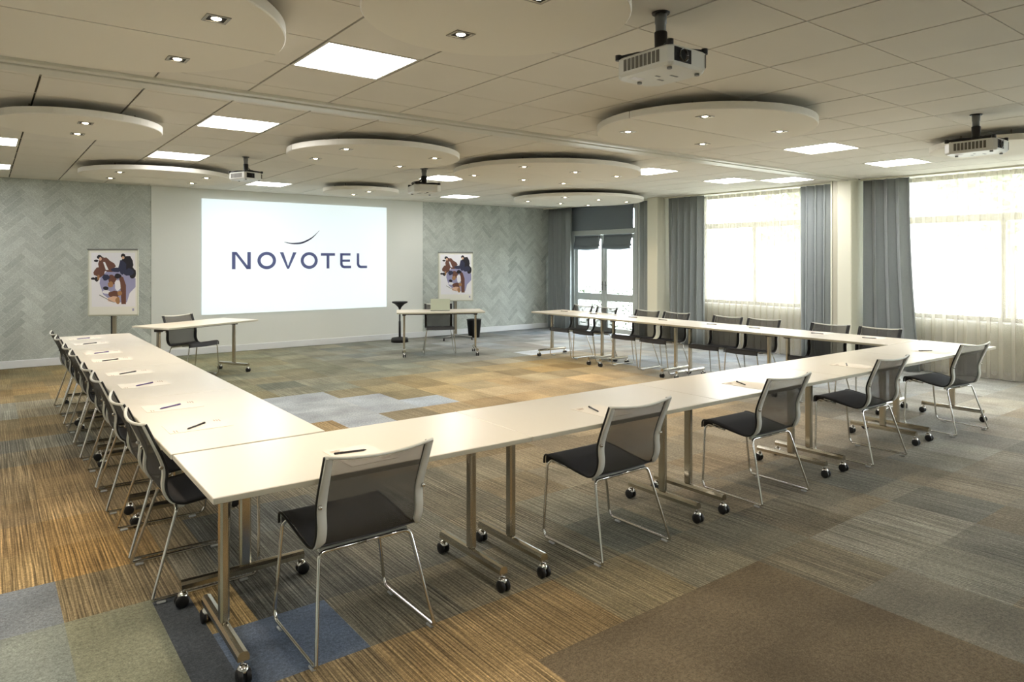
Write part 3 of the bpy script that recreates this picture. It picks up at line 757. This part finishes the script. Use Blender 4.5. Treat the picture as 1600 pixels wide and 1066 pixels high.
for x, rz, lab, dy in [(1.285, 0, 'mesh chair nearest the camera, its leg beside the blue carpet tile', 0), (2.80, 0, 'second mesh chair of the near row, seat fully visible left of a bronze table leg', 0),
                   (4.22, R(-2), 'third mesh chair of the near row counted from the left corner', -.0), (5.66, R(-2), 'fourth mesh chair of the near row, counted from the left corner', 0),
                   (7.20, R(-8), 'last mesh chair of the near row, turned slightly, its seat shining blue grey', -.03)]:
    px, py = near_pt(x, .203); put_chair(x-.012, py+dy, rz, lab, gA)
gB = 'mesh chairs along the left tables'
NTH = ['nearest', 'second', 'third', 'fourth', 'fifth', 'sixth', 'seventh', 'farthest']
for k, y in enumerate([3.86, 4.43, 5.30, 5.88, 6.79, 7.37, 8.25, 8.83]):
    put_chair(.848, y, R(-90)+R(random.uniform(-1.5, 1.5)), NTH[k]+' mesh chair in the left row, counted from the yellowish near table corner', gB)
gC = 'mesh chairs along the window side'
NW = ['mesh chair of the window side closest to the right hand table corner', 'second mesh chair of the window side from the right hand corner, before the cream column', 'third mesh chair of the window side, before the first sheer curtain', 'fourth mesh chair of the window side, before the first sheer curtain',
      'fifth mesh chair of the window side from the right hand corner', 'sixth mesh chair of the window side, before the far column', 'seventh mesh chair of the window side, before the glazed door', 'farthest mesh chair of the window side, next to the corner curtain']
for k, y in enumerate([3.75, 4.33, 5.22, 5.78, 6.66, 7.23, 8.10, 8.67]):
    put_chair(7.712, y, R(90)+R(random.uniform(-1.5, 1.5)), NW[k], gC)
put_chair(2.25, 10.41, R(206.5), 'mesh chair behind the turned table left of the screen', 'speaker chairs')
put_chair(6.165, 10.338, R(153), 'mesh chair tucked behind the turned table with the laptop', 'speaker chairs')

# ------------------------------------------------------------------ papers and pens
ps = tag(MB().box(-.105, .105, -.148, .148, 0, .0012, M['paper']).build('paper_sheet'), 'x', 'paper', 'paper sheets laid on the tables')
pr_ = MB()
for k in range(3): pr_.box(-.085, -.085+.05-.008*k, .118-.012*k, .123-.012*k, .0012, .0016, M['print'])
for k in range(2): pr_.box(.05, .09, -.125+.012*k, -.121+.012*k, .0012, .0016, M['print'])
pr_.build('printed_lines', ps)
def make_pen(m, nm):
    t = thing(nm, 'x', 'pen')
    b = MB(); b.lathe([(.001, -.072), (.0022, -.07), (.0042, -.06), (.0044, .045)], m, 10, axis='y'); b.build('barrel', t)
    b = MB(); b.lathe([(.0046, .045), (.0046, .068), (.002, .072)], m, 10, axis='y'); b.build('cap', t)
    MB().box(-.0015, .0015, .03, .068, .0046, .0062, M['chrome']).build('clip', t)
    return t
penb = make_pen(M['penblack'], 'black_pen'); penp = make_pen(M['penpurple'], 'purple_pen'); index_kids()
used = set()
def use(o):
    if o.name in used: return copy_tree(o)
    used.add(o.name); return o
def place(px, py, prz, qx, qy, qrz, purple, where, paper=True):
    if paper:
        o = use(ps); o.location = (px, py, TH+.0004); o.rotation_euler = (0, 0, prz); o['label'] = 'white paper sheet '+where; o['group'] = 'paper sheets laid on the tables'
    o = use(penp if purple else penb); o.location = (qx, qy, TH+.0065); o.rotation_euler = (0, 0, qrz)
    o['label'] = ('purple' if purple else 'black')+' pen on the paper '+where; o['group'] = 'pens lying on the paper sheets'
for k, (y, qx, qy, pur) in enumerate([(3.87, .86, 3.85, 0), (4.47, .855, 4.45, 1), (5.38, .87, 5.36, 1), (6.0, .86, 5.985, 0), (6.88, .85, 6.84, 0), (7.46, .855, 7.44, 1), (8.34, .855, 8.32, 0), (8.93, .855, 8.9, 1)]):
    place(.87, y, R(-90), qx, qy, R(-48) if k == 0 else R(-62+random.uniform(-8, 8)), pur, 'before the '+NTH[k]+' chair of the left row')
NR5 = ['first', 'second', 'third', 'fourth', 'last']
for k, (x, qa) in enumerate([(1.30, 80), (2.76, -20), (4.14, -30), (5.55, -60), (6.98, 60)]):
    yy = near_pt(x, .21)[1]; place(x, yy, NR+R(2), x-.02, yy+.05, R(qa), 0, 'before the '+NR5[k]+' chair of the near row')
for k, (y, q) in enumerate([(3.70, 30), (4.30, 20), (5.13, 25), (5.78, 22), (6.62, 20), (7.2, 30), (8.05, 20), (8.75, 25)]):
    place(7.72, y, R(90), 7.62, y, R(q-10), 0, 'before the '+['nearest', 'second', 'third', 'fourth', 'fifth', 'sixth', 'seventh', 'farthest'][k]+' chair of the window side')

# ------------------------------------------------------------------ flipcharts
def blob(cx, cz, rx, rz_, n=14, seed=0, jag=.18):
    r = random.Random(seed); return [(cx+rx*math.cos(2*PI*i/n)*(1+r.uniform(-jag, jag)), cz+rz_*math.sin(2*PI*i/n)*(1+r.uniform(-jag, jag))) for i in range(n)]
def flipchart(loc, rz, label, base_rz):
    t = thing('flipchart', label, 'flipchart', loc, rz)
    b = MB(); b.box(-.35, .35, -.012, .012, .775, 1.745, M['boardedge'], bev=.006); b.build('board', t)
    MB().box(-.35, .35, -.03, .0, 1.745, 1.762, M['grey'], bev=.004).build('clamp_bar', t)
    p = MB(); p.box(-.325, .335, -.0165, -.0125, .795, 1.735, M['board']); pp = p.build('poster_sheet', t)
    q = MB(); lay = [0]
    def put(poly, m):
        lay[0] += 1; y = -.0166-.00012*lay[0]; q.prism(poly, y, y-.0001, m, lambda a, b2, c: (a, c, b2))
    def sq(u0, v0, pts, m):      # u,v in poster units: u 0..1 left to right, v 0..1 top to bottom
        put([(-.31+.63*u, 1.72-.90*v) for u, v in pts][::-1], m)
    sq(0, 0, [(.02, .02), (.98, .02), (.99, .9), (.03, .9)], M['p_white'])
    sq(0, 0, [(.22, .42), (.35, .33), (.52, .28), (.7, .32), (.99, .44), (.99, .58), (.86, .68), (.8, .83), (.5, .83), (.28, .7), (.2, .52)], M['p_lil'])
    sq(0, 0, [(.62, .38), (.72, .42), (.78, .55), (.78, .86), (.68, .86), (.66, .6)], M['p_brown'])
    for k, (u, v, ru, rv, m, sd) in enumerate([(.30, .20, .12, .12, 'p_brown', 1), (.42, .24, .12, .10, 'p_brown', 2), (.20, .34, .12, .08, 'p_brown', 3), (.14, .45, .05, .04, 'p_black', 4), (.06, .44, .05, .02, 'p_black', 5),
                                             (.80, .22, .13, .16, 'p_black', 6), (.70, .26, .09, .12, 'p_navy', 7), (.93, .36, .08, .09, 'p_black', 8), (.84, .34, .12, .06, 'p_navy', 9), (.56, .30, .10, .04, 'p_navy', 10),
                                             (.48, .46, .10, .08, 'p_brown', 11), (.60, .40, .08, .04, 'p_black', 12), (.44, .54, .06, .05, 'p_tan', 13), (.60, .55, .07, .09, 'p_white', 14), (.34, .42, .08, .05, 'p_navy', 15),
                                             (.34, .60, .06, .03, 'p_black', 16), (.35, .66, .08, .03, 'p_white', 17), (.52, .70, .12, .06, 'p_brown', 18), (.50, .78, .14, .05, 'p_skin', 19), (.64, .68, .05, .04, 'p_tan', 20), (.60, .80, .05, .06, 'p_tan', 21)]):
        c = blob(u, v, ru, rv, 12, sd); sq(0, 0, c, M[m])
    for u, v, ru, rv, m in [(.20, .09, .055, .035, 'p_black'), (.22, .12, .03, .03, 'p_skin'), (.72, .07, .05, .038, 'p_black'), (.72, .10, .03, .025, 'p_skin'), (.13, .15, .05, .02, 'p_black')]: sq(0, 0, blob(u, v, ru, rv, 12, 3, .05), M[m])
    sq(0, 0, [(.28, .17), (.32, .17), (.40, .30), (.34, .30)], M['p_white']); sq(0, 0, [(.16, .38), (.2, .38), (.2, .46), (.15, .46)], M['p_tan'])
    sq(0, 0, [(.92, .93), (.96, .93), (.96, .97), (.92, .97)], M['p_lil']); sq(0, 0, [(.2, .70), (.5, .82), (.5, .83), (.2, .715)], M['grey'])
    q.build('printed_picture', pp)
    c = MB(); c.box(-.028, .028, .02, .05, .07, 1.60, M['frame'], bev=.006); c.box(-.045, -.030, .018, .045, .07, 1.5, M['black'], bev=.003); c.build('pole', t)
    f = MB()
    for k in range(3):
        a = base_rz+k*2*PI/3; ca, sa = math.cos(a), math.sin(a)
        f.tube([(0, .035, .085), (.17*ca, .035+.17*sa, .075), (.33*ca, .035+.33*sa, .06)], .016, M['grey'], 8)
    f.lathe([(.05, .06), (.05, .10), (.03, .12)], M['grey'], 16, (0, .035, 0)); ff = f.build('foot_star', t)
    w = MB()
    for k in range(3):
        a = base_rz+k*2*PI/3; w.lathe([(.01, -.014), (.028, -.014), (.03, 0), (.028, .014), (.01, .014)], M['rubber'], 16, (.33*math.cos(a), .035+.33*math.sin(a), .03), axis='x')
    w.build('wheel', ff)
    return t
flipchart((1.51, 11.82, 0), R(-31), 'flipchart with printed meeting photo standing before the left patterned wall', R(80))
flipchart((7.45, 11.86, 0), R(-36), 'flipchart with printed meeting photo behind the turned right table', R(-10))

# ------------------------------------------------------------------ stool, bin, laptop
t = thing('perching_stool', 'black perching stool with dish seat and thin stem beside the screen', 'stool', (6.40, 12.22, 0))
MB().lathe([(.001, .02), (.15, .012), (.165, .0), (.165, .06), (.15, .085), (.05, .10), (.03, .105)][1:], M['black'], 32).build('base', t)
MB().lathe([(.022, .10), (.022, .40), (.016, .41), (.016, .68)], M['black'], 16).build('stem', t)
MB().lathe([(.02, .64), (.035, .68), (.09, .735), (.145, .765), (.155, .78), (.145, .79), (.06, .783), (.001, .782)], M['black'], 32).build('seat', t)
t = thing('waste_bin', 'black tapered waste bin on the floor beside the right flipchart', 'bin', (8.02, 12.05, 0))
MB().lathe([(.001, .005), (.115, .0), (.15, .36), (.155, .362), (.155, .372), (.143, .372), (.112, .012), (.001, .012)], M['black'], 28).build('body', t)
t = thing('laptop', 'open laptop with pale green lid on the turned right table', 'laptop', (6.06, 10.13, TH+.0004), R(-30))
MB().box(-.16, .16, 0, .23, 0, .016, M['grey'], bev=.004).build('keyboard_base', t)
lid = MB(); vs = []
for z, y in ((.016, -.002), (.215, -.06)):
    pass
lid.add([(-.16, -.004, .012), (.16, -.004, .012), (.16, -.055, .205), (-.16, -.055, .205), (-.16, .004, .014), (.16, .004, .014), (.16, -.047, .207), (-.16, -.047, .207)],
        [(0, 1, 2, 3), (7, 6, 5, 4), (0, 4, 5, 1), (1, 5, 6, 2), (2, 6, 7, 3), (3, 7, 4, 0)], M['green']); lid.build('lid', t)

# ------------------------------------------------------------------ outside
struct(MB().box(XW+.22, 70, -30, 60, -.25, -.15, M['ground']).build('exterior_ground'))
def building(x, y, w, d, h, label, nf, nw):
    t = thing('building', label, 'building', (x, y, -.15), 0, 'buildings beyond the windows')
    MB().box(0, d, -w/2, w/2, 0, h, M['facade']).build('wall', t); MB().box(-.3, d, -w/2-.3, w/2+.3, h, h+.4, M['facade']).build('roof', t)
    for f_ in range(nf):
        for k in range(nw):
            yy = -w/2+w*(k+.5)/nw; z = 1.2+f_*3
            MB().box(-.04, .02, yy-.7, yy+.7, z, z+1.5, M['outglass']).build('window', t)
building(34, 9, 16, 8, 14, 'pale block with rows of windows faint behind the near sheer curtain', 4, 5)
building(30, 34, 14, 8, 8, 'pale low block seen through the glazed door', 2, 4)
def tree(x, y, h, label, seed):
    r = random.Random(seed); t = thing('tree', label, 'tree', (x, y, -.15), 0, 'trees beyond the windows')
    MB().tube([(0, 0, 0), (.1, .05, h*.3), (-.05, .1, h*.6)], [.18, .14, .08], M['bark'], 8).build('trunk', t)
    b = MB()
    for i in range(900):
        a, u, v = r.uniform(0, 2*PI), r.uniform(-1, 1), r.random()**.4; q = math.sqrt(1-u*u)
        p = Vector((q*math.cos(a)*h*.3*v, q*math.sin(a)*h*.3*v, h*.62+u*h*.36*v)); s = r.uniform(.12, .28)
        e1 = Vector((r.gauss(0, 1), r.gauss(0, 1), r.gauss(0, 1))).normalized()*s; e2 = e1.orthogonal().normalized()*s*.6
        b.add([p-e1, p-e2, p+e1, p+e2], [(0, 1, 2, 3)], M['leaf'])
    b.build('crown', t)
tree(21, 12.5, 6, 'tree faint behind the first sheer curtain', 5); tree(24, 7.5, 7, 'tree faint behind the near sheer curtain', 6)
r = random.Random(9); b = MB()
for i in range(2600):
    p = Vector((r.uniform(12.1, 12.9), r.uniform(9.6, 15.5), r.uniform(-.15, .92)+r.gauss(0, .04))); s = r.uniform(.02, .05)
    e1 = Vector((r.gauss(0, 1), r.gauss(0, 1), r.gauss(0, 1))).normalized()*s; e2 = e1.orthogonal().normalized()*s*.6
    b.add([p-e1, p-e2, p+e1, p+e2], [(0, 1, 2, 3)], M['hedgeleaf'])
tag(b.build('hedge'), 'low leafy hedge outside the glazed door', 'hedge')

# ------------------------------------------------------------------ world, camera, view
w = bpy.data.worlds.new('sky'); S.world = w; w.use_nodes = True
bg = w.node_tree.nodes['Background']; bg.inputs['Color'].default_value = (.84, .93, 1, 1); bg.inputs['Strength'].default_value = 5.8
cam = bpy.data.cameras.new('camera'); co = bpy.data.objects.new('camera', cam); COL.objects.link(co); S.camera = co
PSI = .66060182
cam.sensor_width = 36; cam.lens = 1089.617/1600*36; cam.shift_x = (800-820.84)/1600; cam.shift_y = (406.76-533)/1600
co.location = (0, 0, 1.5927); co.rotation_euler = (R(90), 0, -PSI); cam.clip_start = .05; cam.clip_end = 200
vs_ = S.view_settings; vs_.view_transform = 'Standard'; vs_.look = 'None'; vs_.gamma = 1; vs_.exposure = 1.08; vs_.use_curve_mapping = False
S.cycles.max_bounces = 8; S.cycles.transparent_max_bounces = 16; S.cycles.use_denoising = True; S.cycles.sample_clamp_indirect = 6
